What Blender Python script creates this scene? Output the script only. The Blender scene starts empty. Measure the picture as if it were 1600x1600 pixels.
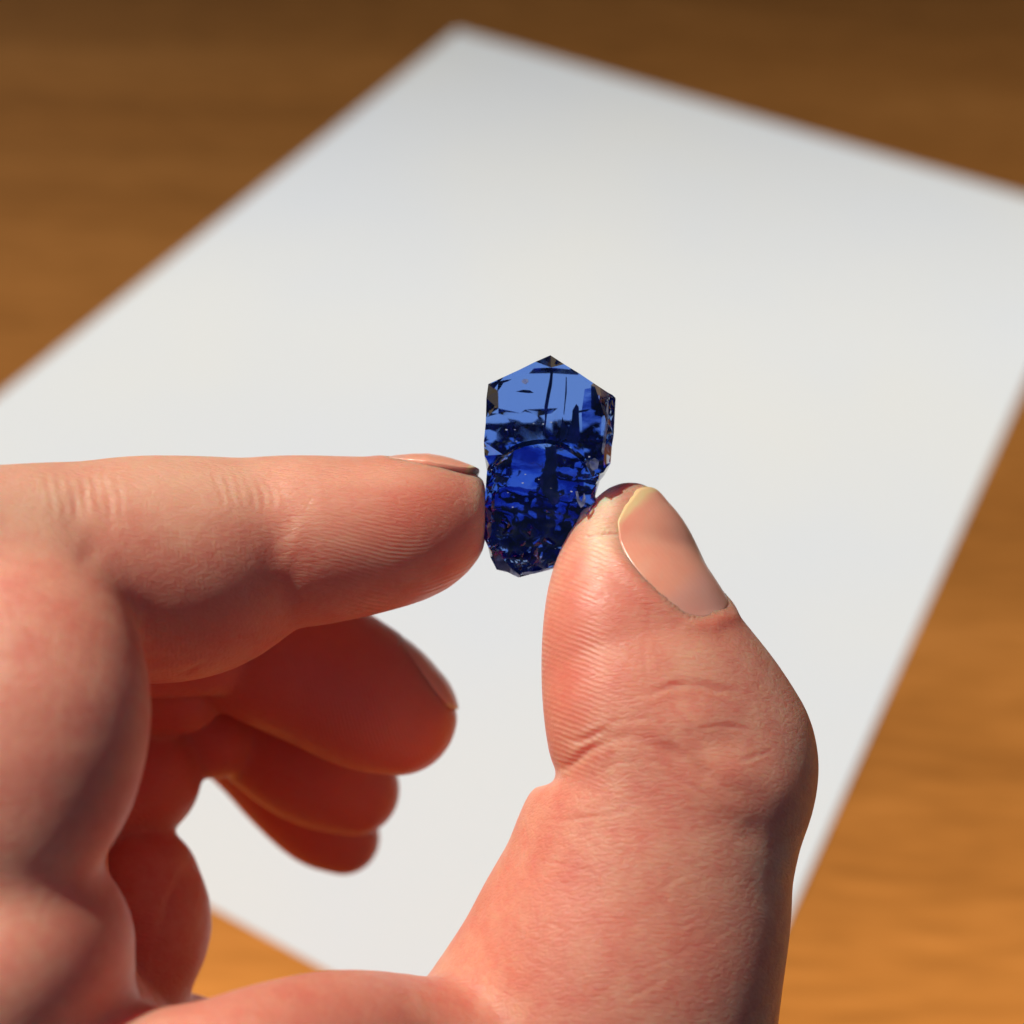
import bpy, bmesh, math, random
import numpy as np
from mathutils import Matrix, Vector
from mathutils.geometry import delaunay_2d_cdt

random.seed(7)
rng = np.random.default_rng(7)
S = bpy.context.scene
COL = S.collection

# ------------------------------------------------------------------ camera
F = 2200.0            # focal length in photograph pixels (1600 wide)
D0 = 135.0            # mm from the lens to the crystal
PITCH, ROLL, HEIGHT = 0.79014, 0.04967, 0.21981
cp, sp = math.cos(PITCH), math.sin(PITCH)
right = Vector((1, 0, 0)); fwd = Vector((0, cp, -sp)); up = Vector((0, sp, cp))
r2 = math.cos(ROLL) * right + math.sin(ROLL) * up
u2 = -math.sin(ROLL) * right + math.cos(ROLL) * up
CAM = Matrix((( r2.x, u2.x, -fwd.x, 0), (r2.y, u2.y, -fwd.y, 0), (r2.z, u2.z, -fwd.z, HEIGHT), (0, 0, 0, 1)))
cd = bpy.data.cameras.new('camera'); cam = bpy.data.objects.new('camera', cd); COL.objects.link(cam)
cam.matrix_world = CAM
cd.sensor_width = 36; cd.lens = 36 * F / 1600
cd.clip_start = 0.005; cd.clip_end = 500
cd.dof.use_dof = True; cd.dof.focus_distance = 0.1315; cd.dof.aperture_fstop = 13.4
S.camera = cam
ROT = np.array(CAM.to_3x3()); ORG = np.array(CAM.translation)

# ------------------------------------------------------------------ light
sun_cam = Vector((-0.50, 0.75, 0.43)).normalized()      # towards the sun, as the lens sees it
sun_w = (CAM.to_3x3() @ sun_cam).normalized()
elev = math.asin(sun_w.z); azim = math.atan2(sun_w.x, sun_w.y)
w = bpy.data.worlds.new('World'); S.world = w; w.use_nodes = True
nt = w.node_tree; bg = nt.nodes['Background']
sky = nt.nodes.new('ShaderNodeTexSky'); sky.sky_type = 'NISHITA'; sky.sun_disc = False
sky.sun_elevation = elev; sky.sun_rotation = azim
nt.links.new(sky.outputs[0], bg.inputs[0]); bg.inputs[1].default_value = 0.05
sd = bpy.data.lights.new('sun', 'SUN'); sun = bpy.data.objects.new('sun', sd); COL.objects.link(sun)
sd.energy = 5.0; sd.angle = math.radians(0.53); sd.color = (1.0, 0.93, 0.83)
sun.rotation_euler = sun_w.to_track_quat('Z', 'Y').to_euler()
S.view_settings.view_transform = 'Standard'; S.view_settings.look = 'None'
S.view_settings.exposure = -0.36; S.view_settings.gamma = 1.0
S.render.engine = 'CYCLES'
cy = S.cycles
cy.max_bounces = 16; cy.transmission_bounces = 16; cy.glossy_bounces = 8; cy.diffuse_bounces = 5
cy.volume_bounces = 0; cy.sample_clamp_indirect = 6.0; cy.use_denoising = True

# ------------------------------------------------------------------ helpers
def tag(o, label=None, cat=None, kind=None, group=None):
    if label: o['label'] = label
    if cat: o['category'] = cat
    if kind: o['kind'] = kind
    if group: o['group'] = group

def P(px, py, dz=0.0):
    """millimetres in lens space for a spot dz mm nearer than the crystal"""
    d = D0 - dz
    return np.array([(px - 800) / F * d, -(py - 800) / F * d, -d])

def world(v):
    return (np.asarray(v) * 0.001) @ ROT.T + ORG

def pix(v):
    d = -v[:, 2]
    return np.stack([800 + v[:, 0] / d * F, 800 - v[:, 1] / d * F], 1), D0 - d

def mesh_obj(name, verts_mm, faces, mat, parent=None, smooth=True, attrs=None):
    W = world(verts_mm)
    me = bpy.data.meshes.new(name)
    if isinstance(faces, np.ndarray) and faces.ndim == 2:
        n, k = faces.shape
        me.vertices.add(len(W)); me.vertices.foreach_set('co', W.astype(np.float32).ravel())
        me.loops.add(n * k); me.loops.foreach_set('vertex_index', faces.astype(np.int32).ravel())
        me.polygons.add(n)
        me.polygons.foreach_set('loop_start', np.arange(0, n * k, k, dtype=np.int32))
        me.update(calc_edges=True); me.validate()
    else:
        me.from_pydata([tuple(x) for x in W], [], [tuple(int(i) for i in f) for f in faces])
    me.polygons.foreach_set('use_smooth', np.full(len(me.polygons), smooth))
    for k, a in (attrs or {}).items():
        at = me.attributes.new(k, 'FLOAT', 'POINT'); at.data.foreach_set('value', a.astype(np.float32))
    me.materials.append(mat)
    o = bpy.data.objects.new(name, me); COL.objects.link(o)
    if parent: o.parent = parent
    return o

class NT:
    def __init__(s, name):
        s.m = bpy.data.materials.new(name); s.m.use_nodes = True
        s.t = s.m.node_tree; s.t.nodes.clear()
        s.out = s.n('OutputMaterial')
    def n(s, typ, ins=None, **kw):
        x = s.t.nodes.new('ShaderNode' + typ)
        for k, v in kw.items(): setattr(x, k, v)
        for k, v in (ins or {}).items():
            if hasattr(v, 'is_output'): s.t.links.new(v, x.inputs[k])
            else: x.inputs[k].default_value = v
        return x
    def math(s, op, a, b=0.0, c=None):
        d = {0: a, 1: b}
        if c is not None: d[2] = c
        return s.n('Math', d, operation=op).outputs[0]
    def mix(s, f, a, b, mode='MIX'):
        x = s.n('Mix', data_type='RGBA', blend_type=mode)
        for k, v in (('Factor', f), ('A', a), ('B', b)):
            i = [q for q in x.inputs if q.name == k and (q.type == ('VALUE' if k == 'Factor' else 'RGBA'))][0]
            if hasattr(v, 'is_output'): s.t.links.new(v, i)
            else: i.default_value = v
        return [q for q in x.outputs if q.type == 'RGBA'][0]
    def ramp(s, f, stops):
        x = s.n('ValToRGB', {0: f}); e = x.color_ramp.elements
        while len(e) < len(stops): e.new(0.5)
        for q, (p, c) in zip(e, stops):
            q.position = p; q.color = (*c, 1) if len(c) == 3 else c
        return x.outputs[0]
    def rng(s, v, a, b, c, d):
        return s.n('MapRange', {0: v, 1: a, 2: b, 3: c, 4: d}).outputs[0]
    def attr(s, name):
        return s.n('Attribute', attribute_name=name).outputs['Fac']
    def coord(s, scale=(1, 1, 1), rot=(0, 0, 0)):
        tc = s.n('TexCoord')
        return s.n('Mapping', {0: tc.outputs['Object'], 'Rotation': rot, 'Scale': scale}).outputs[0]

# ------------------------------------------------------------------ materials
def wood_material():
    q = NT('varnished_wood')
    tilt = (0, 0, math.radians(-7))
    warp = q.n('TexNoise', {'Vector': q.coord((5, 5, 5)), 'Scale': 1.0, 'Detail': 2.0}).outputs['Color']
    co2 = q.n('VectorMath', {0: q.coord((3.0, 34, 34), tilt), 1: q.n('VectorMath', {0: warp, 1: (1.2, 1.2, 1.2)}, operation='MULTIPLY').outputs[0]}, operation='ADD').outputs[0]
    n1 = q.n('TexNoise', {'Vector': co2, 'Scale': 1.0, 'Detail': 6.0, 'Roughness': 0.62}).outputs['Fac']
    fine = q.n('TexNoise', {'Vector': q.coord((60, 420, 60), tilt), 'Scale': 1.0, 'Detail': 3.0}).outputs['Fac']
    big = q.n('TexNoise', {'Vector': q.coord((4, 11, 4), tilt), 'Scale': 1.0, 'Detail': 3.0}).outputs['Fac']
    f = q.math('ADD', q.math('MULTIPLY', n1, 0.6), q.math('MULTIPLY', fine, 0.4))
    dif = q.ramp(f, [(0.30, (0.05, 0.022, 0.006)), (0.5, (0.09, 0.04, 0.011)), (0.7, (0.125, 0.058, 0.017))])
    glo = q.ramp(f, [(0.30, (0.42, 0.155, 0.026)), (0.5, (0.64, 0.263, 0.048)), (0.7, (0.82, 0.36, 0.078))])
    glo = q.mix(q.rng(big, 0.35, 0.65, 0.0, 0.45), glo, (0.50, 0.205, 0.04, 1))
    b = q.n('Bump', {'Strength': 0.08, 'Distance': 0.0005, 'Height': fine}).outputs[0]
    d = q.n('BsdfDiffuse', {'Color': dif, 'Normal': b})
    tan = q.n('CombineXYZ', {0: 0.12, 1: 0.99, 2: 0.0}).outputs[0]
    g = q.n('BsdfAnisotropic', {'Color': glo, 'Roughness': 0.72, 'Anisotropy': 0.5, 'Tangent': tan, 'Normal': b})     # silky sheen across the grain under the varnish
    v = q.n('BsdfAnisotropic', {'Color': (1, 1, 1, 1), 'Roughness': 0.35})
    ad = q.n('AddShader', {0: d.outputs[0], 1: g.outputs[0]})
    fr = q.n('Fresnel', {'IOR': 1.14})
    mx = q.n('MixShader', {0: fr.outputs[0], 1: ad.outputs[0], 2: v.outputs[0]})
    q.t.links.new(mx.outputs[0], q.out.inputs[0]); return q.m

def paper_material():
    q = NT('white_paper')
    n = q.n('TexNoise', {'Vector': q.coord((600, 600, 600)), 'Scale': 1.0, 'Detail': 4.0}).outputs['Fac']
    big = q.n('TexNoise', {'Vector': q.coord((9, 9, 9)), 'Scale': 1.0, 'Detail': 3.0}).outputs['Fac']
    c = q.mix(q.rng(big, 0.3, 0.7, 0, 1), (0.75, 0.775, 0.765, 1), (0.695, 0.748, 0.81, 1))
    b = q.n('Bump', {'Strength': 0.25, 'Distance': 0.0001, 'Height': n}).outputs[0]
    p = q.n('BsdfPrincipled', {'Base Color': c, 'Roughness': 0.8, 'Normal': b, 'Specular IOR Level': 0.25})
    q.t.links.new(p.outputs[0], q.out.inputs[0]); return q.m

def skin_material():
    q = NT('skin')
    # colour: pink flesh with yellower and redder mottling
    n1 = q.n('TexNoise', {'Vector': q.coord((160, 160, 160)), 'Scale': 1.0, 'Detail': 4.0, 'Roughness': 0.6}).outputs['Fac']
    n2 = q.n('TexNoise', {'Vector': q.coord((420, 420, 420)), 'Scale': 1.0, 'Detail': 3.0, 'Roughness': 0.6}).outputs['Fac']
    n3 = q.n('TexNoise', {'Vector': q.coord((1900, 1900, 1900)), 'Scale': 1.0, 'Detail': 2.0}).outputs['Fac']
    c = q.mix(q.rng(n1, 0.32, 0.68, 0, 1), (0.81, 0.295, 0.205, 1), (0.87, 0.425, 0.285, 1))
    c = q.mix(q.rng(n2, 0.42, 0.70, 0, 0.55), c, (0.78, 0.215, 0.155, 1))
    c = q.mix(q.rng(n3, 0.45, 0.8, 0, 0.25), c, (0.86, 0.48, 0.32, 1))
    c = q.mix(q.attr('redness_shade'), c, (0.70, 0.165, 0.105, 1))
    c = q.mix(q.attr('callus_sunlit'), c, (0.99, 0.61, 0.41, 1))
    # relief: ridges of the finger pads, fine crossed skin lines, pores
    rid = q.math('SINE', q.math('MULTIPLY', q.math('ADD', q.attr('ridge'), q.math('MULTIPLY', n2, 0.9)), 6.2832))
    rid = q.math('MULTIPLY', q.math('MULTIPLY', rid, q.attr('ridge_mask')), q.rng(n1, 0.38, 0.60, 0.12, 1.0))
    vw = q.n('TexNoise', {'Vector': q.coord((300, 300, 300)), 'Scale': 1.0, 'Detail': 2.0}).outputs['Color']
    vco = q.n('VectorMath', {0: q.coord((700, 1900, 1500), (0.3, 0.5, 0.45)), 1: q.n('VectorMath', {0: vw, 1: (1.4, 1.4, 1.4)}, operation='MULTIPLY').outputs[0]}, operation='ADD').outputs[0]
    vor = q.n('TexVoronoi', {'Vector': vco, 'Scale': 1.0}, feature='DISTANCE_TO_EDGE').outputs['Distance']
    vl = q.rng(vor, 0.0, 0.22, 0.0, 1.0)
    lump = q.n('TexNoise', {'Vector': q.coord((700, 700, 700)), 'Scale': 1.0, 'Detail': 4.0, 'Roughness': 0.65}).outputs['Fac']
    h = q.math('ADD', q.math('MULTIPLY', rid, 0.36), q.math('MULTIPLY', vl, q.math('MULTIPLY_ADD', q.attr('ridge_mask'), -0.26, 0.30)))
    h = q.math('ADD', h, q.math('MULTIPLY', lump, 1.0))
    for rot, k in (((0.2, 0.3, 0.5), 0.75), ((0.4, -0.2, -0.35), 0.55)):                # short creases crossing each other
        wr = q.n('TexNoise', {'Vector': q.coord((420, 2600, 1500), rot), 'Scale': 1.0, 'Detail': 3.0, 'Roughness': 0.55}).outputs['Fac']
        wr = q.rng(q.math('ABSOLUTE', q.math('SUBTRACT', wr, 0.5)), 0.0, 0.07, 0.0, 1.0)
        h = q.math('ADD', h, q.math('MULTIPLY', wr, q.math('MULTIPLY_ADD', q.attr('ridge_mask'), -0.8 * k * 0.5, k * 0.5)))
    b = q.n('Bump', {'Strength': 0.85, 'Distance': 0.00008, 'Height': h}).outputs[0]
    rough = q.rng(lump, 0.3, 0.7, 0.36, 0.52)
    p = q.n('BsdfPrincipled', {'Base Color': c, 'Roughness': rough, 'Normal': b, 'Specular IOR Level': 0.42,
            'Subsurface Weight': 1.0, 'Subsurface Radius': (1.0, 0.22, 0.11), 'Subsurface Scale': 0.0032})
    p.subsurface_method = 'RANDOM_WALK'
    q.t.links.new(p.outputs[0], q.out.inputs[0]); return q.m

def nail_material():
    q = NT('fingernail')
    n = q.n('TexNoise', {'Vector': q.coord((350, 350, 350)), 'Scale': 1.0, 'Detail': 3.0}).outputs['Fac']
    c = q.mix(q.rng(n, 0.3, 0.7, 0, 1), (0.90, 0.37, 0.25, 1), (0.92, 0.44, 0.30, 1))
    c = q.mix(q.attr('free_edge'), c, (0.86, 0.62, 0.33, 1))
    c = q.mix(q.attr('lunula'), c, (0.80, 0.42, 0.34, 1))
    st = q.math('MULTIPLY', q.math('SINE', q.math('MULTIPLY', q.math('ADD', q.attr('across'), q.math('MULTIPLY', n, 0.05)), 60.0)), 0.12)
    h = q.math('ADD', st, q.math('MULTIPLY', n, 2.0))
    b = q.n('Bump', {'Strength': 0.3, 'Distance': 0.00004, 'Height': h}).outputs[0]
    p = q.n('BsdfPrincipled', {'Base Color': c, 'Roughness': 0.3, 'Normal': b, 'Specular IOR Level': 0.5,
            'Subsurface Weight': 1.0, 'Subsurface Radius': (1.0, 0.4, 0.3), 'Subsurface Scale': 0.00035})
    q.t.links.new(p.outputs[0], q.out.inputs[0]); return q.m

def gem_material():
    q = NT('blue_gem')
    n = q.n('TexNoise', {'Vector': q.coord((300, 300, 300)), 'Scale': 1.0, 'Detail': 5.0, 'Roughness': 0.6}).outputs['Fac']
    b = q.n('Bump', {'Strength': 0.12, 'Distance': 0.00005, 'Height': n}).outputs[0]
    g = q.n('BsdfGlass', {'Color': (1, 1, 1, 1), 'Roughness': 0.0, 'IOR': 1.62, 'Normal': b})
    v = q.n('VolumeAbsorption', {'Color': (0.05, 0.40, 0.90, 1), 'Density': 285.0})
    q.t.links.new(g.outputs[0], q.out.inputs[0]); q.t.links.new(v.outputs[0], q.out.inputs[1]); return q.m

def crack_material():
    q = NT('dark_fracture')
    n = q.n('TexNoise', {'Vector': q.coord((900, 300, 900)), 'Scale': 1.0, 'Detail': 4.0}).outputs['Fac']
    c = q.ramp(n, [(0.35, (0.006, 0.009, 0.045)), (0.55, (0.016, 0.02, 0.11)), (0.72, (0.07, 0.04, 0.22))])
    p = q.n('BsdfPrincipled', {'Base Color': c, 'Roughness': 0.25, 'Specular IOR Level': 0.6})
    q.t.links.new(p.outputs[0], q.out.inputs[0]); return q.m

def chip_material():
    q = NT('frosted_chip')
    n = q.n('TexNoise', {'Vector': q.coord((1500, 1500, 1500)), 'Scale': 1.0, 'Detail': 4.0}).outputs['Fac']
    c = q.ramp(n, [(0.35, (0.16, 0.18, 0.34)), (0.6, (0.62, 0.64, 0.78))])
    b = q.n('Bump', {'Strength': 0.6, 'Distance': 0.0001, 'Height': n}).outputs[0]
    p = q.n('BsdfPrincipled', {'Base Color': c, 'Roughness': 0.3, 'Normal': b, 'Transmission Weight': 0.75, 'IOR': 1.5})
    q.t.links.new(p.outputs[0], q.out.inputs[0]); return q.m

M_wood, M_paper, M_skin, M_nail = wood_material(), paper_material(), skin_material(), nail_material()
M_gem, M_crack, M_chip = gem_material(), crack_material(), chip_material()
def glint_material():
    q = NT('painted_glint'); p = q.n('BsdfPrincipled', {'Base Color': (0.72, 0.76, 0.9, 1), 'Roughness': 0.15, 'Transmission Weight': 0.4, 'IOR': 1.5})
    q.t.links.new(p.outputs[0], q.out.inputs[0]); return q.m
M_glint = glint_material()

# ------------------------------------------------------------------ table and paper
def table():
    bm = bmesh.new()
    bmesh.ops.create_cube(bm, size=1, matrix=Matrix.Translation((-0.02, 0.435, -0.015)) @ Matrix.Diagonal((0.80, 0.77, 0.03, 1)))
    bmesh.ops.bevel(bm, geom=list(bm.edges), offset=0.004, segments=3, affect='EDGES')
    me = bpy.data.meshes.new('wooden_table'); bm.to_mesh(me); bm.free()
    me.materials.append(M_wood)
    o = bpy.data.objects.new('wooden_table', me); COL.objects.link(o)
    tag(o, 'varnished orange brown wooden table top lying under the white sheet', 'table')
table()

def paper():
    hw, hh, nx, ny = 0.105, 0.1485, 42, 60
    me = bpy.data.meshes.new('paper_sheet'); V = []; Fc = []
    def wav(x, y):
        return 0.00022 + 0.00009 * math.sin(x * 31 + y * 17 + 1) + 0.00007 * math.sin(y * 43 - x * 12) + 0.00003 * math.sin(x * 90 + 2)
    for s in (0, 1):
        for j in range(ny + 1):
            for i in range(nx + 1):
                x = -hw + 2 * hw * i / nx; y = -hh + 2 * hh * j / ny
                V.append((x, y, wav(x, y) + 0.0001 * s))
    n = (nx + 1) * (ny + 1)
    for j in range(ny):
        for i in range(nx):
            a = j * (nx + 1) + i; b = a + 1; c = b + nx + 1; d = a + nx + 1
            Fc.append((a, d, c, b)); Fc.append((a + n, b + n, c + n, d + n))
    rim = [i for i in range(nx)] + [j * (nx + 1) + nx for j in range(ny)] + [ny * (nx + 1) + i for i in range(nx, 0, -1)] + [j * (nx + 1) for j in range(ny, 0, -1)]
    for k in range(len(rim)):
        a, b = rim[k], rim[(k + 1) % len(rim)]
        Fc.append((a, b, b + n, a + n))
    me.from_pydata(V, [], Fc)
    me.materials.append(M_paper)
    o = bpy.data.objects.new('paper_sheet', me); COL.objects.link(o)
    o.location = (0.0021, 0.2603, 0.0); o.rotation_euler = (0, 0, -0.46023)
    tag(o, 'blank white sheet of paper lying askew on the wooden table', 'paper')
paper()

def sun_blocker():
    """unseen block added to keep part of the sun off the far table end"""
    q = NT('blocker_surface'); n = q.n('TexNoise', {'Vector': q.coord((1.5, 1.5, 1.5)), 'Scale': 1.0, 'Detail': 6.0}).outputs['Fac']
    p = q.n('BsdfPrincipled', {'Base Color': q.ramp(n, [(0.3, (0.22, 0.20, 0.18)), (0.7, (0.30, 0.28, 0.25))]), 'Roughness': 0.9})
    q.t.links.new(p.outputs[0], q.out.inputs[0])
    e = Vector((0.0, BLOCKER_Y, 0.0)) + sun_w * 40.0
    bm = bmesh.new()
    def bx(x0, x1, y0, y1, z0, z1):
        bmesh.ops.create_cube(bm, size=1, matrix=Matrix.Translation(((x0 + x1) / 2, (y0 + y1) / 2, (z0 + z1) / 2)) @ Matrix.Diagonal((x1 - x0, y1 - y0, z1 - z0, 1)))
    bx(-42, 9, e.y + 0.6, e.y + 9, -0.9, e.z - 0.30)                      # body of the added block
    bx(-42.6, 9.6, e.y, e.y + 9.6, e.z - 0.297, e.z)                      # added slab whose edge casts the soft shade
    me = bpy.data.meshes.new('sun_blocker'); bm.to_mesh(me); bm.free(); me.materials.append(q.m)
    o = bpy.data.objects.new('sun_blocker', me); COL.objects.link(o); tag(o, kind='structure')
BLOCKER_Y = 0.47
sun_blocker()

# ------------------------------------------------------------------ hand: a solid built from tapering limbs, polygonised once
H = 0.45                                                     # grid step, mm
LO = np.array([-82.0, -112.0, -186.0]); HI = np.array([36.0, 12.0, -84.0])
DIM = np.ceil((HI - LO) / H).astype(int) + 1
AX = [LO[k] + H * np.arange(DIM[k]) for k in range(3)]

def spline(nodes, sub=4):
    """nodes (px, py, r_px, dz) -> centres and radii in mm, smoothed"""
    C = np.array([[*P(x, y, z), r * (D0 - z) / F] for x, y, r, z in nodes])
    if len(C) < 3: return C
    E = np.vstack([2 * C[0] - C[1], C, 2 * C[-1] - C[-2]]); out = []
    for i in range(1, len(E) - 2):
        p0, p1, p2, p3 = E[i - 1:i + 3]
        for t in np.arange(sub) / sub:
            out.append(0.5 * (2 * p1 + (p2 - p0) * t + (2 * p0 - 5 * p1 + 4 * p2 - p3) * t * t + (3 * p1 - p0 - 3 * p2 + p3) * t ** 3))
    out.append(C[-1]); return np.array(out)

def seg_dist(X, Y, Z, a, b, flat):
    d = b[:3] - a[:3]; L = float(d @ d) + 1e-9
    x, y, z = X - a[0], Y - a[1], Z - a[2]
    t = np.clip((x * d[0] + y * d[1] + z * d[2]) / L, 0, 1)
    qx, qy, qz = x - t * d[0], y - t * d[1], z - t * d[2]
    if flat:
        n, f = flat
        k = (qx * n[0] + qy * n[1] + qz * n[2]) * (1 / f - 1)
        qx = qx + k * n[0]; qy = qy + k * n[1]; qz = qz + k * n[2]
    return np.sqrt(qx * qx + qy * qy + qz * qz) - (a[3] + t * (b[3] - a[3]))

class Limb:
    def __init__(s, nodes, k=0.5, flat=None, cut=None):
        s.c = spline(nodes); s.k = k; s.cut = cut
        s.flat = None
        if flat: n = np.array(flat[0], float); s.flat = (n / np.linalg.norm(n), flat[1])
    def at(s, Pn):
        """distance at an (n,3) list of points"""
        r = np.full(len(Pn), 1e3)
        for a, b in zip(s.c[:-1], s.c[1:]):
            r = np.minimum(r, seg_dist(Pn[:, 0], Pn[:, 1], Pn[:, 2], a, b, s.flat))
        if s.cut is not None: r = smax(r, Pn @ s.cut[0] - s.cut[1], s.cut[2])
        return r

def smin(a, b, k):
    h = np.maximum(k - np.abs(a - b), 0) / k
    return np.minimum(a, b) - h * h * k * 0.25
def smax(a, b, k): return -smin(-a, -b, k)

def box(lo, hi):
    i0 = np.clip(np.floor((lo - LO) / H).astype(int), 0, DIM - 1); i1 = np.clip(np.ceil((hi - LO) / H).astype(int) + 1, 1, DIM)
    return tuple(slice(a, max(b, a + 1)) for a, b in zip(i0, i1))

def fill(limbs):
    D = np.full(DIM, 9.0, np.float32)
    for L in limbs:
        m = 4.0
        lo = (L.c[:, :3] - L.c[:, 3:4]).min(0) - m; hi = (L.c[:, :3] + L.c[:, 3:4]).max(0) + m
        sl = box(lo, hi); G = np.full(D[sl].shape, 9.0, np.float32)
        for a, b in zip(L.c[:-1], L.c[1:]):
            r = max(a[3], b[3]) + m
            s2 = box(np.minimum(a[:3], b[:3]) - r, np.maximum(a[:3], b[:3]) + r)
            s2 = tuple(slice(max(p.start, q.start), min(p.stop, q.stop)) for p, q in zip(s2, sl))
            X, Y, Z = np.meshgrid(*[AX[k][s2[k]].astype(np.float32) for k in range(3)], indexing='ij', sparse=True)
            loc = tuple(slice(s2[k].start - sl[k].start, s2[k].stop - sl[k].start) for k in range(3))
            G[loc] = np.minimum(G[loc], seg_dist(X, Y, Z, a.astype(np.float32), b.astype(np.float32), L.flat))
        if L.cut is not None:
            X, Y, Z = np.meshgrid(*[AX[k][sl[k]].astype(np.float32) for k in range(3)], indexing='ij', sparse=True)
            n, off, k = L.cut
            G = smax(G, X * n[0] + Y * n[1] + Z * n[2] - off, k)
        D[sl] = smin(D[sl], G, L.k)
    return D

def surface_nets(D):
    neg = D < 0
    c = [neg[i:DIM[0] - 1 + i, j:DIM[1] - 1 + j, k:DIM[2] - 1 + k] for i in (0, 1) for j in (0, 1) for k in (0, 1)]
    any_ = np.logical_or.reduce(c); all_ = np.logical_and.reduce(c)
    act = any_ & ~all_
    I = np.argwhere(act); idx = np.full(act.shape, -1, np.int32); idx[act] = np.arange(len(I))
    corner = np.array([(i, j, k) for i in (0, 1) for j in (0, 1) for k in (0, 1)])
    val = np.stack([D[tuple((I + o).T)] for o in corner], 1)
    acc = np.zeros((len(I), 3)); cnt = np.zeros(len(I))
    for a in range(8):
        for b in range(a + 1, 8):
            if np.abs(corner[a] - corner[b]).sum() != 1: continue
            va, vb = val[:, a], val[:, b]; m = (va < 0) != (vb < 0)
            t = np.where(m, va / np.where(m, va - vb, 1), 0)
            acc += np.where(m[:, None], corner[a] + t[:, None] * (corner[b] - corner[a]), 0); cnt += m
    V = LO + H * (I + acc / cnt[:, None])
    Q = []
    for ax in range(3):
        u, v = (ax + 1) % 3, (ax + 2) % 3
        s0 = [slice(None)] * 3; s1 = [slice(None)] * 3
        s0[ax] = slice(0, -1); s1[ax] = slice(1, None)
        A, B = neg[tuple(s0)], neg[tuple(s1)]
        E = np.argwhere(A != B)
        E = E[(E[:, u] > 0) & (E[:, v] > 0) & (E[:, u] < DIM[u] - 1) & (E[:, v] < DIM[v] - 1)]
        e = np.eye(3, dtype=int)
        q = np.stack([idx[tuple((E - o).T)] for o in (0 * e[u], e[u], e[u] + e[v], e[v])], 1)
        flip = ~A[tuple(E.T)]
        q[flip] = q[flip][:, ::-1]
        Q.append(q)
    Q = np.vstack(Q); Q = Q[(Q >= 0).all(1)]
    return V, Q

def sample(D, V):
    g = (V - LO) / H; i = np.clip(np.floor(g).astype(int), 0, DIM - 2); f = g - i; r = 0
    for a in (0, 1):
        for b in (0, 1):
            for c in (0, 1):
                wt = np.where(a, f[:, 0], 1 - f[:, 0]) * np.where(b, f[:, 1], 1 - f[:, 1]) * np.where(c, f[:, 2], 1 - f[:, 2])
                r = r + wt * D[i[:, 0] + a, i[:, 1] + b, i[:, 2] + c]
    return r

def grad(fn, V, e):
    g = np.stack([fn(V + e * o) - fn(V - e * o) for o in np.eye(3)], 1)
    return g / (np.linalg.norm(g, axis=1, keepdims=True) + 1e-9)

xcut = P(758.5, 800)[0]
limbs = {}
limbs['palm'] = Limb([(-150, 1560, 260, 12), (-60, 1750, 330, 4), (60, 2050, 420, -4), (160, 2350, 430, -10)], 1.0)
limbs['heel'] = Limb([(38, 1490, 168, 20), (10, 1600, 196, 17), (-20, 1800, 240, 12)], 2.0)
limbs['web'] = Limb([(60, 1740, 150, 17), (200, 1722, 137, 21), (320, 1697, 127, 22), (420, 1670, 129, 20), (520, 1652, 130, 16), (620, 1657, 130, 11), (760, 1720, 170, 6)], 3.0)
limbs['thumb_base'] = Limb([(1060, 1240, 203, 3), (1044, 1280, 208, 3), (1018, 1350, 220, 3), (1002, 1420, 232, 3), (975, 1500, 248, 3), (942, 1600, 268, 2), (880, 1760, 310, 0), (760, 1980, 360, -4)], 2.0, ((0, 0, 1), .76))
limbs['thumb'] = Limb([(986, 823, 71, 0), (985, 868, 102, 0), (985, 910, 122, 0), (988, 950, 137, 1), (1000, 1000, 155, 2), (1014, 1050, 170, 2), (1034, 1100, 186, 3), (1056, 1150, 200, 3), (1078, 1192, 205, 3)], 0.8, ((0.20, 0.15, .96), .72))
limbs['index'] = Limb([(728, 798, 58, 0), (690, 806, 84, 0), (640, 825, 112, 0), (560, 838, 125, 0), (480, 845, 134, 0), (430, 848, 136, 0), (380, 862, 147, .5), (300, 885, 173, 1.5), (220, 890, 178, 3), (140, 890, 170, 5), (60, 895, 172, 7), (-60, 915, 185, 10)], 0.6, None, (np.array([1.0, 0, 0]), xcut, 0.5))
limbs['index_base'] = Limb([(-30, 930, 160, 11), (-2, 1010, 200, 14), (12, 1100, 224, 19), (6, 1190, 217, 20), (-20, 1270, 192, 20), (-90, 1400, 210, 17)], 2.6, ((-.12, .25, 1), .68))
limbs['core'] = Limb([(30, 1260, 130, -4), (50, 1420, 120, 0), (60, 1560, 130, 0)], 0.5)
limbs['fold_a'] = Limb([(330, 1025, 62, -8), (240, 1030, 62, -7)], 0.3)
limbs['fold_b'] = Limb([(285, 1085, 62, -13), (200, 1085, 62, -13)], 0.3)
limbs['fold_c'] = Limb([(335, 1150, 66, -20), (240, 1100, 75, -20)], 0.3)
limbs['pad_a'] = Limb([(215, 1215, 98, -16), (120, 1230, 110, -14)], 0.3)
limbs['pad_b'] = Limb([(215, 1385, 96, -13), (225, 1450, 104, -12), (205, 1530, 95, -11), (180, 1640, 110, -8)], 0.3)
limbs['pad_c'] = Limb([(280, 1640, 85, -14), (200, 1700, 110, -10)], 0.3)
limbs['middle'] = Limb([(622, 1118, 93, -14), (570, 1090, 112, -14), (500, 1050, 118, -14), (420, 1010, 122, -14), (330, 960, 125, -16), (200, 900, 130, -16), (60, 950, 130, -6)], 0.3)
limbs['ring'] = Limb([(555, 1235, 70, -25), (500, 1200, 92, -25), (440, 1160, 95, -25), (360, 1080, 100, -27), (260, 1000, 105, -26), (120, 960, 110, -14)], 0.3)
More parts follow.
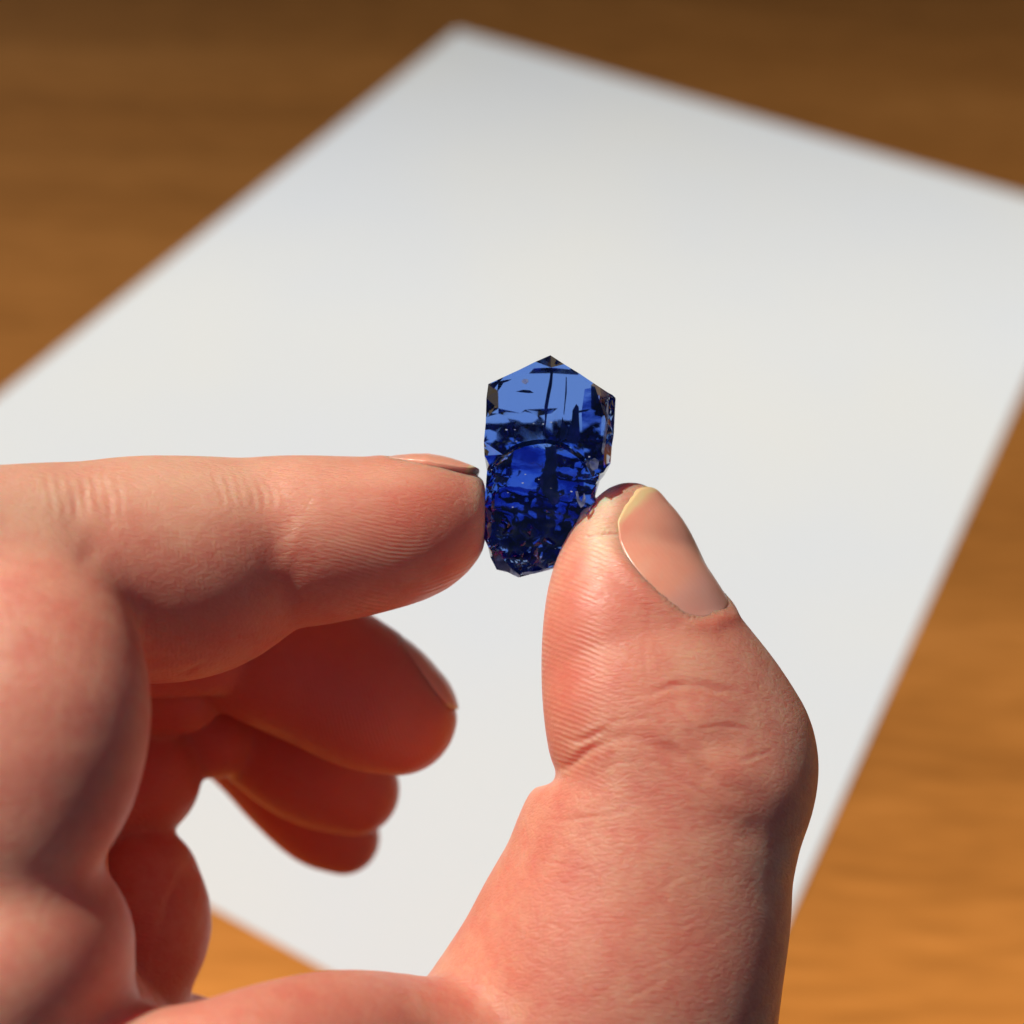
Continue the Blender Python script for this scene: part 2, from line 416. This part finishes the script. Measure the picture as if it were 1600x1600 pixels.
limbs['pinky'] = Limb([(538, 1310, 56, -35), (500, 1280, 72, -35), (450, 1230, 76, -35), (390, 1160, 80, -36), (300, 1080, 90, -34), (180, 1020, 100, -24)], 0.3)
limbs['knuckles'] = Limb([(-20, 1000, 200, -4), (60, 1150, 200, -22), (40, 1350, 190, -22), (0, 1600, 230, -12)], 1.0)

field = fill(limbs.values())
for nodes, k in (([(852, 1211, 17, -4), (854, 1210, 18, 3), (864, 1207, 13, 7), (878, 1201, 7, 10)], 1.3), ([(1292, 1298, 9, -1), (1268, 1302, 5, 3)], 1.2)):
    cv = fill([Limb(nodes, 0.1)]); cv[cv >= 4.0] = 9.0; field = smax(field, -cv, k)
for _ in range(2):                                           # soften the joins between the tapering pieces
    for ax in range(3):
        a = np.moveaxis(field, ax, 0); b = a.copy(); b[1:-1] = 0.25 * a[:-2] + 0.5 * a[1:-1] + 0.25 * a[2:]; field = np.moveaxis(b, 0, ax)
V, Q = surface_nets(field)
fn = lambda p: sample(field, p)
for _ in range(2):
    g = grad(fn, V, 0.3); V = V - (fn(V)[:, None] * g) * 0.8

# catmull-like split: one smooth subdivision so that creases and silhouettes stay round
def subdivide(V, Q):
    n = len(V); fc = V[Q].mean(1)
    E = np.sort(np.stack([Q, np.roll(Q, -1, 1)], 2).reshape(-1, 2), 1)
    key = E[:, 0].astype(np.int64) * n + E[:, 1]; uq, inv = np.unique(key, return_inverse=True)
    a, b = uq // n, uq % n
    fidx = np.repeat(np.arange(len(Q)), 4)
    es = np.zeros((len(uq), 3)); ec = np.zeros(len(uq))
    np.add.at(es, inv, fc[fidx]); np.add.at(ec, inv, 1)
    mid = (V[a] + V[b]) / 2
    ep = np.where((ec == 2)[:, None], (V[a] + V[b] + es) / (2 + ec)[:, None], mid)
    fs = np.zeros((n, 3)); cn = np.zeros(n); ms = np.zeros((n, 3)); mc = np.zeros(n)
    np.add.at(fs, Q.ravel(), np.repeat(fc, 4, 0)); np.add.at(cn, Q.ravel(), 1)
    for z in (a, b): np.add.at(ms, z, mid); np.add.at(mc, z, 1)
    cn = np.maximum(cn, 1); mc = np.maximum(mc, 1); k = cn[:, None]
    vp = (fs / k + 2 * ms / mc[:, None] + (k - 3) * V) / k
    vp = np.where((cn >= 3)[:, None], vp, V)
    ei = inv.reshape(-1, 4) + n; fi = np.arange(len(Q)) + n + len(uq)
    NQ = np.concatenate([np.stack([Q[:, i], ei[:, i], fi, ei[:, i - 1]], 1) for i in range(4)])
    return np.vstack([vp, ep, fc]), NQ
V, Q = subdivide(V, Q)

N = grad(fn, V, 0.3)
px, dzv = pix(V)
near = {}
for k, L in limbs.items():
    r = np.full(len(V), 50.0); lo = (L.c[:, :3] - L.c[:, 3:4]).min(0) - 2; hi = (L.c[:, :3] + L.c[:, 3:4]).max(0) + 2
    i = np.nonzero(((V > lo) & (V < hi)).all(1) & (N[:, 2] > -0.45) & (px[:, 1] < 1680) & (px[:, 0] > -60))[0]
    r[i] = L.at(V[i]); near[k] = r
own = np.argmin(np.stack(list(near.values()), 1), 1); names = list(near)
is_ = lambda *ks: np.isin(own, [names.index(k) for k in ks])
facing = N[:, 2] > -0.25

def poly_dist(pts, q):
    pts = np.array(pts, float); best = np.full(len(q), 1e9)
    for a, b in zip(pts[:-1], pts[1:]):
        d = b - a; t = np.clip(((q - a) @ d) / (d @ d), 0, 1)
        best = np.minimum(best, np.linalg.norm(q - a - t[:, None] * d, axis=1))
    return best
def taper(pts, q):
    pts = np.array(pts, float); d = pts[-1] - pts[0]; t = np.clip(((q - pts[0]) @ d) / (d @ d), 0, 1)
    return np.clip(np.minimum(t, 1 - t) * 4, 0.0, 1)
def smooth_line(pts, n=6):
    C = np.array(pts, float)
    if len(C) < 3: return C
    E = np.vstack([2 * C[0] - C[1], C, 2 * C[-1] - C[-2]]); out = []
    for i in range(1, len(E) - 2):
        p0, p1, p2, p3 = E[i - 1:i + 3]
        for t in np.arange(n) / n:
            out.append(0.5 * (2 * p1 + (p2 - p0) * t + (2 * p0 - 5 * p1 + 4 * p2 - p3) * t * t + (3 * p1 - p0 - 3 * p2 + p3) * t ** 3))
    out.append(C[-1]); return np.array(out)

disp = np.zeros(len(V)); red = np.zeros(len(V))
TH = is_('thumb', 'thumb_base'); IX = is_('index', 'index_base')
def groove(mask, pts, width, depth, blush=0.0, bw=3.0, lip=0.35):
    pts = smooth_line(pts); m = width * (bw + 1) + 4
    lo, hi = pts.min(0) - m, pts.max(0) + m
    i = np.nonzero(mask & facing & ((px > lo) & (px < hi)).all(1))[0]
    if not len(i): return
    q = px[i]; wob = 1.5 * np.sin(q[:, 0] * 0.11 + q[:, 1] * 0.07) + 1.2 * np.sin(q[:, 0] * 0.05 - q[:, 1] * 0.13 + 2)
    d = np.abs(poly_dist(pts, q + wob[:, None] * min(1.0, width / 5))); t = taper(pts, q) * (0.75 + 0.25 * np.sin(q[:, 0] * 0.09 + q[:, 1] * 0.06))
    disp[i] -= depth * t * (np.exp(-(d / width) ** 2) - lip * np.exp(-((d - 2.2 * width) / width) ** 2))
    if blush: red[i] = np.maximum(red[i], blush * t * np.exp(-(d / (width * bw)) ** 2))
def bulge(mask, c, rx, ry, h, ang=0):
    ca, sa = math.cos(math.radians(ang)), math.sin(math.radians(ang)); m = 3 * max(rx, ry)
    i = np.nonzero(mask & facing & (np.abs(px - np.array(c)) < m).all(1))[0]; q = px[i] - np.array(c)
    u, v = q[:, 0] * ca + q[:, 1] * sa, -q[:, 0] * sa + q[:, 1] * ca
    disp[i] += h * np.exp(-(u / rx) ** 2 - (v / ry) ** 2)

# thumb: joint creases, folds over the knuckle and fine lines
groove(TH, [(866, 1206), (915, 1180), (955, 1154), (1000, 1150)], 7, 0.28, 0.35, 3, 0.1)
groove(TH, [(985, 1150), (1055, 1176), (1110, 1214), (1160, 1246)], 9, 0.2, 0.35, 2.5, 0.1)
groove(TH, [(940, 1136), (985, 1122), (1040, 1128)], 4, 0.07)
groove(TH, [(900, 1222), (960, 1196), (1010, 1188), (1060, 1204)], 4, 0.06)
groove(TH, [(1015, 1205), (1070, 1222), (1120, 1258)], 4, 0.07)
groove(TH, [(1120, 1262), (1160, 1290), (1205, 1315), (1250, 1318)], 22, 0.16, 0.1, 2, 0)
groove(TH, [(985, 1084), (1030, 1080), (1070, 1068), (1120, 1076), (1170, 1088)], 5, 0.16, 0.3)
groove(TH, [(1046, 1100), (1070, 1125), (1092, 1146)], 3, 0.12, 0.2)
groove(TH, [(1066, 1150), (1100, 1138), (1140, 1134), (1178, 1142)], 3, 0.12, 0.3)
groove(TH, [(1148, 1190), (1185, 1180), (1212, 1172)], 3, 0.12, 0.2)
groove(TH, [(880, 1160), (925, 1150), (960, 1140)], 5, 0.2, 0.2)
for x0, y0, x1, y1 in ((1003, 985, 1010, 1080), (1018, 975, 1034, 1072), (1036, 985, 1050, 1060), (1026, 1010, 1040, 1085), (1012, 940, 1018, 1000)):
    groove(TH, [(x0, y0), ((x0 + x1) / 2 + 2, (y0 + y1) / 2), (x1, y1)], 2.4, 0.035)
groove(TH, [(836, 1283), (880, 1281), (930, 1277), (985, 1268)], 3, 0.1, 0.15)
groove(TH, [(826, 1343), (870, 1350), (935, 1366)], 3, 0.09, 0.1)
for a in ([(800, 1452), (835, 1470), (865, 1486)], [(790, 1488), (845, 1508), (905, 1545)], [(760, 1535), (805, 1562), (840, 1572)], [(850, 1440), (890, 1455)],
          [(1010, 1400), (1055, 1375), (1090, 1362)], [(1000, 1465), (1060, 1450), (1120, 1425)], [(960, 1530), (1040, 1500), (1130, 1460), (1160, 1440)], [(940, 1575), (1010, 1545), (1080, 1505)]):
    groove(TH | is_('web'), a, 2.6, 0.06)
bulge(TH, (1090, 1125), 45, 30, 0.35, 10); bulge(TH, (1150, 1205), 55, 35, 0.45, 25); bulge(TH, (1150, 1262), 34, 20, 0.15, 30)
bulge(TH, (1215, 1240), 40, 45, 0.3); bulge(TH, (890, 1120), 40, 70, 0.3); bulge(TH, (920, 1250), 60, 30, 0.3)
# index: joint folds
groove(IX, [(404, 722), (425, 770), (447, 840), (447, 900), (432, 985)], 40, 0.16, 0.2, 1.5, 0)
groove(IX, [(455, 850), (462, 900), (452, 950)], 10, 0.02)
groove(IX, [(100, 722), (118, 780), (135, 850), (160, 915)], 26, 0.2, 0.2, 1.5, 0)
groove(IX, [(150, 735), (165, 790), (178, 850)], 10, 0.06)
groove(IX, [(235, 1052), (285, 1050), (330, 1035)], 4, 0.15)
for k in range(7):
    x = 330 + 16 * k
    groove(IX, [(x, 730 + 3 * k), (x + 14, 765), (x + 22, 800)], 4, 0.06)
    groove(IX, [(70 + 18 * k, 735), (80 + 18 * k, 780), (84 + 18 * k, 815)], 4, 0.06)
for k in range(5):
    groove(IX, [(10 + 30 * k, 930 + 20 * k), (40 + 30 * k, 985 + 22 * k), (90 + 20 * k, 1050 + 22 * k)], 9, 0.03)
# palm folds in the shade
for k in range(7):
    groove(is_('pad_b', 'pad_a'), [(225 + 12 * k, 1560 - 20 * k), (250 + 10 * k, 1450 - 20 * k), (275 + 6 * k, 1370 - 12 * k)], 5, 0.14, 0, 3, 0)
# nails: thick curved plates seated on each finger tip, with the skin folded up round them
NAILS = []
def nail(limb, centre, normal, along, width, length, lift, fold=0.35, n=30):
    L = limbs[limb]; nn = np.array(normal, float); nn /= np.linalg.norm(nn)
    a = np.array(along, float); a -= (a @ nn) * nn; a /= np.linalg.norm(a); wv = np.cross(a, nn)
    g = np.linspace(-1, 1, n); U, T = np.meshgrid(g, g); U = U.ravel(); T = T.ravel()
    uu = U * np.sqrt(np.clip(1 - 0.40 * T * T, 0, 1)) * width / 2
    tt = T * np.sqrt(np.clip(1 - 0.42 * U * U, 0, 1)) * length / 2
    R = 0.62 * width                                         # bend the plate round the finger before seating it
    hit = np.array(centre) + (R * np.sin(uu / R))[:, None] * wv + tt[:, None] * a - (R * (1 - np.cos(uu / R)))[:, None] * nn
    for _ in range(12):
        gN = grad(L.at, hit, 0.15); hit = hit - L.at(hit)[:, None] * gN * 0.9
    gN = grad(L.at, hit, 0.4)
    edge = np.maximum(np.abs(U), np.abs(T)); free = np.clip((T - 0.62) / 0.38, 0, 1)
    sunk = np.clip((edge - 0.86) / 0.14, 0, 1) * (1 - free)
    top = hit + gN * (lift * np.clip((T + 1) / 0.9, 0.12, 1) + 0.10 * free + 0.12 * np.clip((edge - 0.5) / -0.5, -1, 0) * 0.3)[:, None]
    bot = hit - gN * 0.45
    VV = np.vstack([top, bot]); k = n * n; fc = []
    for j in range(n - 1):
        for i in range(n - 1):
            p = j * n + i; fc += [(p, p + 1, p + n + 1, p + n), (p + k, p + n + k, p + n + 1 + k, p + 1 + k)]
    rim = list(range(n)) + [j * n + n - 1 for j in range(1, n)] + [(n - 1) * n + i for i in range(n - 2, -1, -1)] + [j * n for j in range(n - 2, 0, -1)]
    for q in range(len(rim)):
        x, y = rim[q], rim[(q + 1) % len(rim)]; fc.append((x, x + k, y + k, y))
    tv = np.concatenate([T, T]); uv = np.concatenate([U, U])
    NAILS.append((VV, fc, dict(free_edge=np.clip((tv - 0.86 + 0.10 * (1 - uv ** 2)) / 0.08, 0, 1) if limb != 'middle' else np.clip((tv - 0.9) / 0.05, 0, 1), lunula=np.clip((-0.52 - tv + 0.2 * (1 - uv ** 2)) / 0.2, 0, 1) * 0.6, across=uv)))
    # fit the skin: sink it under the plate, raise a fold along the cuticle and the sides
    rad = 0.5 * max(width, length) + 4
    idx = np.nonzero((np.linalg.norm(V - np.array(centre), axis=1) < rad + 3) & (N @ nn > -0.5))[0]
    G = hit.reshape(n, n, 3); dT = np.gradient(G, g, axis=0).reshape(-1, 3); dU = np.gradient(G, g, axis=1).reshape(-1, 3)
    for c0 in range(0, len(idx), 4000):
        ii = idx[c0:c0 + 4000]
        D2 = ((V[ii][:, None, :] - hit[None]) ** 2).sum(2); j = D2.argmin(1); off = V[ii] - hit[j]
        off = off - (off * gN[j]).sum(1)[:, None] * gN[j]
        lu, lt = np.linalg.norm(dU[j], axis=1) + .3, np.linalg.norm(dT[j], axis=1) + .3
        ou, ot = (off * dU[j]).sum(1) / lu ** 2, (off * dT[j]).sum(1) / lt ** 2
        # signed distance to the plate's rim in mm, negative beneath the plate
        rimd = np.maximum((np.abs(U[j] + ou) - 1) * lu, (np.abs(T[j] + ot) - 1) * lt)
        rimd = np.where((edge[j] > 0.999) & (rimd > 0), np.linalg.norm(off, axis=1), np.minimum(rimd, 0.4))
        tip = np.clip((T[j] + np.clip(ot, -.07, .07) - 0.25) / 0.6, 0, 1)
        disp[ii] += -0.30 * np.clip(-rimd / 0.9, 0, 1) + fold * (1 - tip) * np.exp(-((rimd - 0.75) / 0.75) ** 2) - 0.12 * tip * np.exp(-(rimd / 0.6) ** 2)
        red[ii] = np.maximum(red[ii], np.where(rimd < 0, 0, 0.2 * np.exp(-(rimd / 1.2) ** 2)))
nail('thumb', P(1066, 850, 4), (0.68, 0.34, 0.65), (-0.46, 0.89, 0.05), 11.6, 15.0, 0.03, 0.24)
nail('index', P(676, 730, -2), (0.08, 0.97, -0.2), (1.0, -0.12, 0.0), 9.5, 9.4, 0.42, 0.1)
nail('middle', P(680, 1038, -15), (0.88, 0.45, 0.02), (0.5, -0.85, 0.0), 9.5, 10.5, 0.12, 0.04)
V = V + N * disp[:, None]

# pad ridges: phase along a direction across the ridges, per finger
X, Y = px[:, 0], px[:, 1]
phase = np.zeros(len(V)); rmask = np.zeros(len(V))
def ridge(mask, core, stretch, pitch, amp):
    u = (X - core[0]) * stretch[0] + (Y - core[1]) * stretch[1]; v = -(X - core[0]) * stretch[1] + (Y - core[1]) * stretch[0]
    ph = v + stretch[2] * np.maximum(u, 0) ** 2 / 100 
    phase[mask] = (ph / pitch)[mask]; rmask[mask] = amp[mask]
sg = lambda x, a, b: np.clip((x - a) / (b - a), 0, 1)
ridge(is_('index'), (600, 850), (0.97, 0.25, 0.35), 6.5, sg(X, 470, 580) * sg(Y - (X - 560) * 0.35, 770, 850))
ridge(is_('thumb'), (900, 1000), (0.93, 0.36, 0.0), 8.0, sg(1010 - (Y - 880) * 0.1 - X, 0, 90) * sg(Y, 820, 860))
ridge(is_('middle'), (560, 1100), (0.2, 0.98, 0.1), 6.0, sg(X, 400, 500) * 0.8)
m = is_('index', 'index_base') & (X < 470)
ridge(m, (300, 900), (0.05, 1.0, 0.0), 7.5, 0.2 * sg(Y, 780, 860) * sg(440 - X, 0, 60))
ridge(is_('thumb_base'), (900, 1300), (0.12, 1.0, 0.0), 7.0, 0.22 * sg(1000 - X, 0, 120))
# skin colour masks: redder knuckle and web, pressed yellow tips, plus painted shade and sunlight
def blob(c, rx, ry, a): return a * np.exp(-((X - c[0]) / rx) ** 2 - ((Y - c[1]) / ry) ** 2)
for mk, c, rx, ry, a in ((TH, (1170, 1240), 90, 50, .3), (TH, (895, 1040), 50, 130, .5), (TH, (1120, 975), 60, 40, .6), (IX, (660, 800), 120, 80, .75), (IX, (450, 890), 140, 70, .5), (IX, (300, 960), 200, 90, .5), (TH, (960, 1010), 80, 120, .25), (TH | is_('web'), (820, 1420), 60, 160, .25), (is_('web', 'heel', 'palm'), (480, 1580), 300, 70, .2), (is_('heel', 'index_base'), (150, 1420), 90, 90, .5), (is_('heel', 'palm'), (150, 1560), 80, 80, .4), (IX, (150, 1230), 110, 120, .4), (TH, (1100, 1480), 130, 130, .2), (is_('middle', 'ring', 'pinky', 'fold_a', 'fold_b', 'fold_c', 'pad_a', 'knuckles'), (450, 1180), 500, 500, .95), (is_('pad_b', 'pad_c'), (250, 1440), 200, 300, .35)):  # shade on the curled fingers is painted in as deeper red
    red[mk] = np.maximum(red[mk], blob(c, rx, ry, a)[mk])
pale = np.zeros(len(V))
for mk, c, rx, ry, a in ((TH, (936, 835), 24, 55, 1.0), (TH, (948, 790), 18, 30, .9), (IX, (754, 795), 22, 70, .6), (IX, (280, 750), 260, 60, .6), (IX, (50, 780), 130, 75, .65), (IX, (560, 745), 160, 25, .35), (TH, (1080, 1030), 70, 50, .2)):  # sunlit top of the index is painted in as paler skin
    pale[mk] = np.maximum(pale[mk], blob(c, rx, ry, a)[mk])

hand = mesh_obj('hand', V, Q, M_skin, None, True, dict(ridge=phase, ridge_mask=rmask, redness_shade=np.clip(red, 0, 1), callus_sunlit=pale))
tag(hand, 'left hand pinching the blue crystal between thumb and index finger', 'hand')

for VV, fc, at in NAILS: mesh_obj('fingernail', VV, fc, M_nail, hand, True, at)

# ------------------------------------------------------------------ crystal
OUT = [(860, 555), (835, 566), (811, 578), (787, 589), (763, 600), (760, 622), (759, 660), (756, 690), (757, 712), (761, 735), (759, 760), (757, 790), (758, 815), (755, 838), (763, 855), (766, 870), (776, 890), (793, 894), (812, 902), (830, 897), (855, 891), (880, 880), (900, 862), (918, 835), (932, 805), (934, 790), (930, 775), (937, 752), (945, 742), (954, 724), (956, 697), (959, 680), (961, 640), (962, 622), (957, 617), (951, 614), (928, 599), (906, 584), (883, 570)]
def inside(p, poly):
    x, y = p; r = False
    for (x0, y0), (x1, y1) in zip(poly, poly[1:] + poly[:1]):
        if (y0 > y) != (y1 > y) and x < (x1 - x0) * (y - y0) / (y1 - y0) + x0: r = not r
    return r
def rim_gap(p):
    q = np.array(p, float); b = 1e9
    for a, c in zip(OUT, OUT[1:] + OUT[:1]):
        a = np.array(a, float); d = np.array(c) - a; t = np.clip((q - a) @ d / (d @ d), 0, 1); b = min(b, np.linalg.norm(q - a - t * d))
    return b
def tri(points, lines):
    pts = [Vector(p) for p in OUT]; ed = []
    n = len(OUT)
    face = [list(range(n))]
    for ln in lines:
        s = len(pts); pts += [Vector(p) for p in ln]; ed += [(s + i, s + i + 1) for i in range(len(ln) - 1)]
    pts += [Vector(p) for p in points]
    v, _, f, *_ = delaunay_2d_cdt(pts, ed, face, 1, 1e-3)
    return [tuple(p) for p in v], [tuple(x) for x in f]
def scatter(test, step, jit):
    o = []
    y = 556.0
    while y < 902:
        x = 756.0
        while x < 962:
            p = (x + random.uniform(-jit, jit) * step, y + random.uniform(-jit, jit) * step)
            if inside(p, OUT) and rim_gap(p) > 2.5 and test(*p): o.append(p)
            x += step
        y += step
    return o
ARC = [(772, 722), (785, 710), (800, 697), (815, 691), (835, 687), (855, 686), (875, 690), (890, 697), (905, 707), (920, 720), (930, 738)]
def arc_y(x): return float(np.interp(x, [a[0] for a in ARC], [a[1] for a in ARC]))
ARC2 = [(x + (4 if x < 855 else -4 if x > 855 else 0), y + 7) for x, y in ARC]
# front: flat glassy prism face, a curved conchoidal ledge and a rippled broken foot
def ripple(x, y): return 0.10 * math.sin(x * .11 + y * .05) + 0.10 * math.sin(y * .17 - x * .04 + 1) + 0.03 * math.sin(x * .31 + y * .23)
def zf(x, y):
    ya = arc_y(x)
    if x > 949: return 1.2 + random.uniform(-.6, .5)
    if 772 < x < 932 and y > ya + 3.5:
        z = 2.2 - 0.5 * max(0, (y - ya - 20) / 100) + ripple(x, y)
        if y > 800: z += -0.9 * (y - 800) / 100 + random.uniform(-.14, .14)
        return z
    if y > ya + 20: return 2.0 + random.uniform(-.4, .4)
    return 3.2
def zb(x, y):
    if y < 646 and 780 <= x <= 922: return -4.0
    if (797 < x < 842 and 698 < y < 756) or (868 < x < 906 and 704 < y < 724): return -10.0 + random.uniform(-.14, .14)
    base = float(np.interp(y, [640, 665, 695, 735, 800, 860, 902], [-3.9, -4.5, -6.2, -10.2, -9.0, -5.2, -1.4]))
    terrace = 0.0
    for f_, a_, ph in ((.19, .22, .4), (.43, .16, 2.1), (.83, .10, .9)):                 # growth steps running across the prism
        terrace += a_ * math.copysign(abs(math.sin(y * f_ + x * .010 + ph)) ** .5, math.sin(y * f_ + x * .010 + ph))
    und = 0.55 * math.sin(x * .065 + y * .012 + .6) + 0.30 * math.sin(x * .15 - y * .03)
    if y < 690: return base + terrace * 0.55 + 0.25 * und + random.uniform(-.05, .05)
    k = min(1, max(0, (y - 780) / 90))
    return base + und + terrace * 0.8 + random.uniform(-.10, .10) + k * random.uniform(-.5, .5)
edges_f = [ARC, ARC2, [(951, 618), (948, 660), (944, 700), (938, 740)]]
pts_f = scatter(lambda x, y: (y > arc_y(x) + 12 and (y < 800 or random.random() < .5)) or x > 950 or (y > 725 and (x < 772 or x > 932)), 6, .3)
vf, ff = tri(pts_f, edges_f)
edges_b = [[(781, 614), (800, 593), (826, 588), (860, 587.5), (902, 590), (921, 606), (921, 642), (870, 641), (820, 643), (782, 641), (781, 614)], [(834, 579), (860, 578), (890, 581)]]
pts_b = scatter(lambda x, y: y > 684 or (y > 646 and (x < 775 or x > 930)), 7, .3)
pts_b += [(x + random.uniform(-9, 9), y) for y in (646, 649, 653, 657, 662, 667, 673, 680) for x in range(788, 922, 26)]
vb, fb = tri(pts_b, edges_b)
key = lambda p: (round(p[0], 1), round(p[1], 1))
outk = {key(p): i for i, p in enumerate(OUT)}
def rimz(i):
    x, y = OUT[i]
    if y < 618: return 3.2, 1.0
    if x < 765: return (3.0, 0.6) if y < 700 else (1.7, -1.2)
    if x > 925: return (0.9, -1.3)
    return (0.9, -0.9)
CV, CF = [], []
mf, mb = [], []
for p in vf:
    i = outk.get(key(p)); CV.append(P(p[0], p[1], rimz(i)[0] if i is not None else zf(*p))); mf.append(len(CV) - 1)
for p in vb:
    i = outk.get(key(p)); z = rimz(i)[1] if i is not None else (-2.6 if abs(p[1] - 580) < 3 and 820 < p[0] < 900 else zb(*p))
    CV.append(P(p[0], p[1], z)); mb.append(len(CV) - 1)
rf = {outk[key(p)]: mf[j] for j, p in enumerate(vf) if key(p) in outk}; rb = {outk[key(p)]: mb[j] for j, p in enumerate(vb) if key(p) in outk}
CF += [tuple(mf[i] for i in f) for f in ff] + [tuple(mb[i] for i in reversed(f)) for f in fb]
for i in range(len(OUT)):
    j = (i + 1) % len(OUT); CF.append((rf[i], rb[i], rb[j], rf[j]))
def lens_px(co):
    v = (np.array(co) - ORG) @ ROT * 1000; return 800 - v[0] / v[2] * F, 800 + v[1] / v[2] * F
def build_gem():
    bm = bmesh.new()
    vs = [bm.verts.new(tuple(p)) for p in world(np.array(CV))]
    for f in CF:
        try: bm.faces.new([vs[i] for i in f])
        except ValueError: pass
    bmesh.ops.recalc_face_normals(bm, faces=bm.faces)
    for f in bm.faces: f.smooth = True
    for e in bm.edges: e.smooth = len(e.link_faces) == 2 and e.calc_face_angle(3.0) < (math.radians(38) if min(lens_px(v.co)[1] for v in e.verts) > 646 else math.radians(9))
    me = bpy.data.meshes.new('crystal'); bm.to_mesh(me); bm.free()
    me.materials.append(M_gem)
    o = bpy.data.objects.new('crystal', me); COL.objects.link(o)
    tag(o, 'transparent deep blue pointed gem crystal with a broken base, held in the fingers', 'crystal')
    return o
gem = build_gem()

def shard(name, pts, dz, thick, mat):
    """a thin irregular sliver: outline in the crystal's own plane, tilted through its depth"""
    n = len(pts); A = [P(x, y, dz + (y - pts[0][1]) * 0.012) for x, y in pts]; B = [a + np.array([0.02, 0, -thick]) for a in A]
    fc = [tuple(range(n)), tuple(range(2 * n - 1, n - 1, -1))] + [(i, i + n, (i + 1) % n + n, (i + 1) % n) for i in range(n)]
    return mesh_obj(name, np.array(A + B), fc, mat, gem, False)
z4 = lambda pts: [(700 + x / 4, 520 + y / 4) for x, y in pts]
shard('fracture', z4([(640, 232), (655, 236), (648, 330), (634, 400), (620, 480), (612, 560), (600, 650), (588, 640), (604, 540), (600, 470), (618, 370), (632, 300)]), -1, .8, M_crack)
shard('fracture', z4([(732, 285), (737, 290), (738, 380), (728, 460), (722, 520), (718, 515), (726, 420), (730, 350)]), -1.5, .3, M_crack)
shard('fracture', z4([(797, 452), (812, 470), (815, 560), (822, 660), (800, 700), (740, 690), (745, 610), (768, 560), (775, 490)]), -1, 1.0, M_crack)
shard('fracture', z4([(712, 530), (722, 570), (735, 590), (742, 660), (700, 680), (700, 600)]), -.5, .6, M_crack)
shard('fracture', z4([(425, 372), (470, 362), (510, 365), (535, 380), (500, 382), (460, 378)]), .5, .3, M_crack)
shard('fracture', z4([(318, 312), (352, 303), (398, 296), (376, 309), (350, 318), (328, 352), (312, 372), (316, 338)]), .2, .5, M_crack)
shard('fracture', z4([(590, 700), (680, 690), (690, 820), (680, 930), (690, 1060), (640, 1080), (600, 980), (570, 930), (600, 830)]), -1.0, .9, M_crack)

shard('chip_or_glint', z4([(960, 740), (978, 600), (990, 470), (1003, 420), (1000, 560), (985, 690), (970, 760)]), 3.35, .4, M_chip)
shard('chip_or_glint', z4([(885, 800), (915, 780), (945, 800), (935, 850), (905, 862), (888, 840)]), 3.2, .4, M_chip)
shard('chip_or_glint', z4([(797, 990), (812, 990), (818, 1030), (835, 1060), (858, 1025), (850, 1000), (862, 1040), (850, 1080), (830, 1095), (806, 1050)]), 2.75, .2, M_chip)
shard('chip_or_glint', z4([(268, 1370), (300, 1365), (350, 1420), (400, 1480), (452, 1520), (440, 1530), (370, 1495), (310, 1480)]), 0.75, .6, M_chip)
shard('chip_or_glint', z4([(460, 1500), (560, 1490), (640, 1468), (700, 1455), (640, 1480), (540, 1505), (470, 1515)]), 1.0, .3, M_chip)
shard('chip_or_glint', z4([(460, 300), (475, 288), (498, 290), (503, 305), (485, 322), (466, 314)]), 3.3, .1, M_chip)

def shade_veil_material():
    q = NT('shade_veil_tint')
    n = q.n('TexNoise', {'Vector': q.coord((260, 700, 700)), 'Scale': 1.0, 'Detail': 5.0, 'Roughness': 0.65}).outputs['Fac']
    c = q.ramp(n, [(0.38, (0.22, 0.30, 0.62)), (0.52, (0.60, 0.68, 0.90)), (0.62, (0.9, 0.92, 0.98))])
    t = q.n('BsdfTransparent', {'Color': c}); q.t.links.new(t.outputs[0], q.out.inputs[0]); return q.m
M_shade_veil = shade_veil_material()  # tinted sheets painting shade into the stone, mostly its lower part
shard('shade_veil', z4([(280, 780), (420, 740), (600, 720), (760, 760), (860, 830), (860, 1080), (800, 1250), (640, 1380), (450, 1420), (320, 1300), (280, 1100)]), -1.5, .25, M_shade_veil)
shard('shade_veil', z4([(290, 980), (450, 930), (640, 960), (820, 1010), (840, 1120), (760, 1290), (600, 1370), (440, 1380), (330, 1260)]), -3.2, .25, M_shade_veil)
shard('shade_veil', z4([(850, 360), (900, 350), (960, 420), (950, 640), (900, 760), (840, 700), (830, 500)]), -.6, .25, M_shade_veil)

for i in range(26):  # bright highlights painted as small pale slivers on the front
    x, y = random.uniform(250, 960), random.choice([random.uniform(540, 700), random.uniform(760, 1400)])
    if not inside(z4([(x, y)])[0], OUT) or rim_gap(z4([(x, y)])[0]) < 4: continue
    r = random.uniform(4, 9); a = random.uniform(0, 3)
    shard('chip_or_glint', z4([(x + r * random.uniform(.5, 1.3) * math.cos(a + t), y + r * .6 * random.uniform(.5, 1.2) * math.sin(a + t)) for t in (0, 1.3, 2.5, 3.8, 5.1)]), zf(*z4([(x, y)])[0]) + .03, .12, M_glint)

print('hand faces', len(Q), 'sun elev', math.degrees(elev))
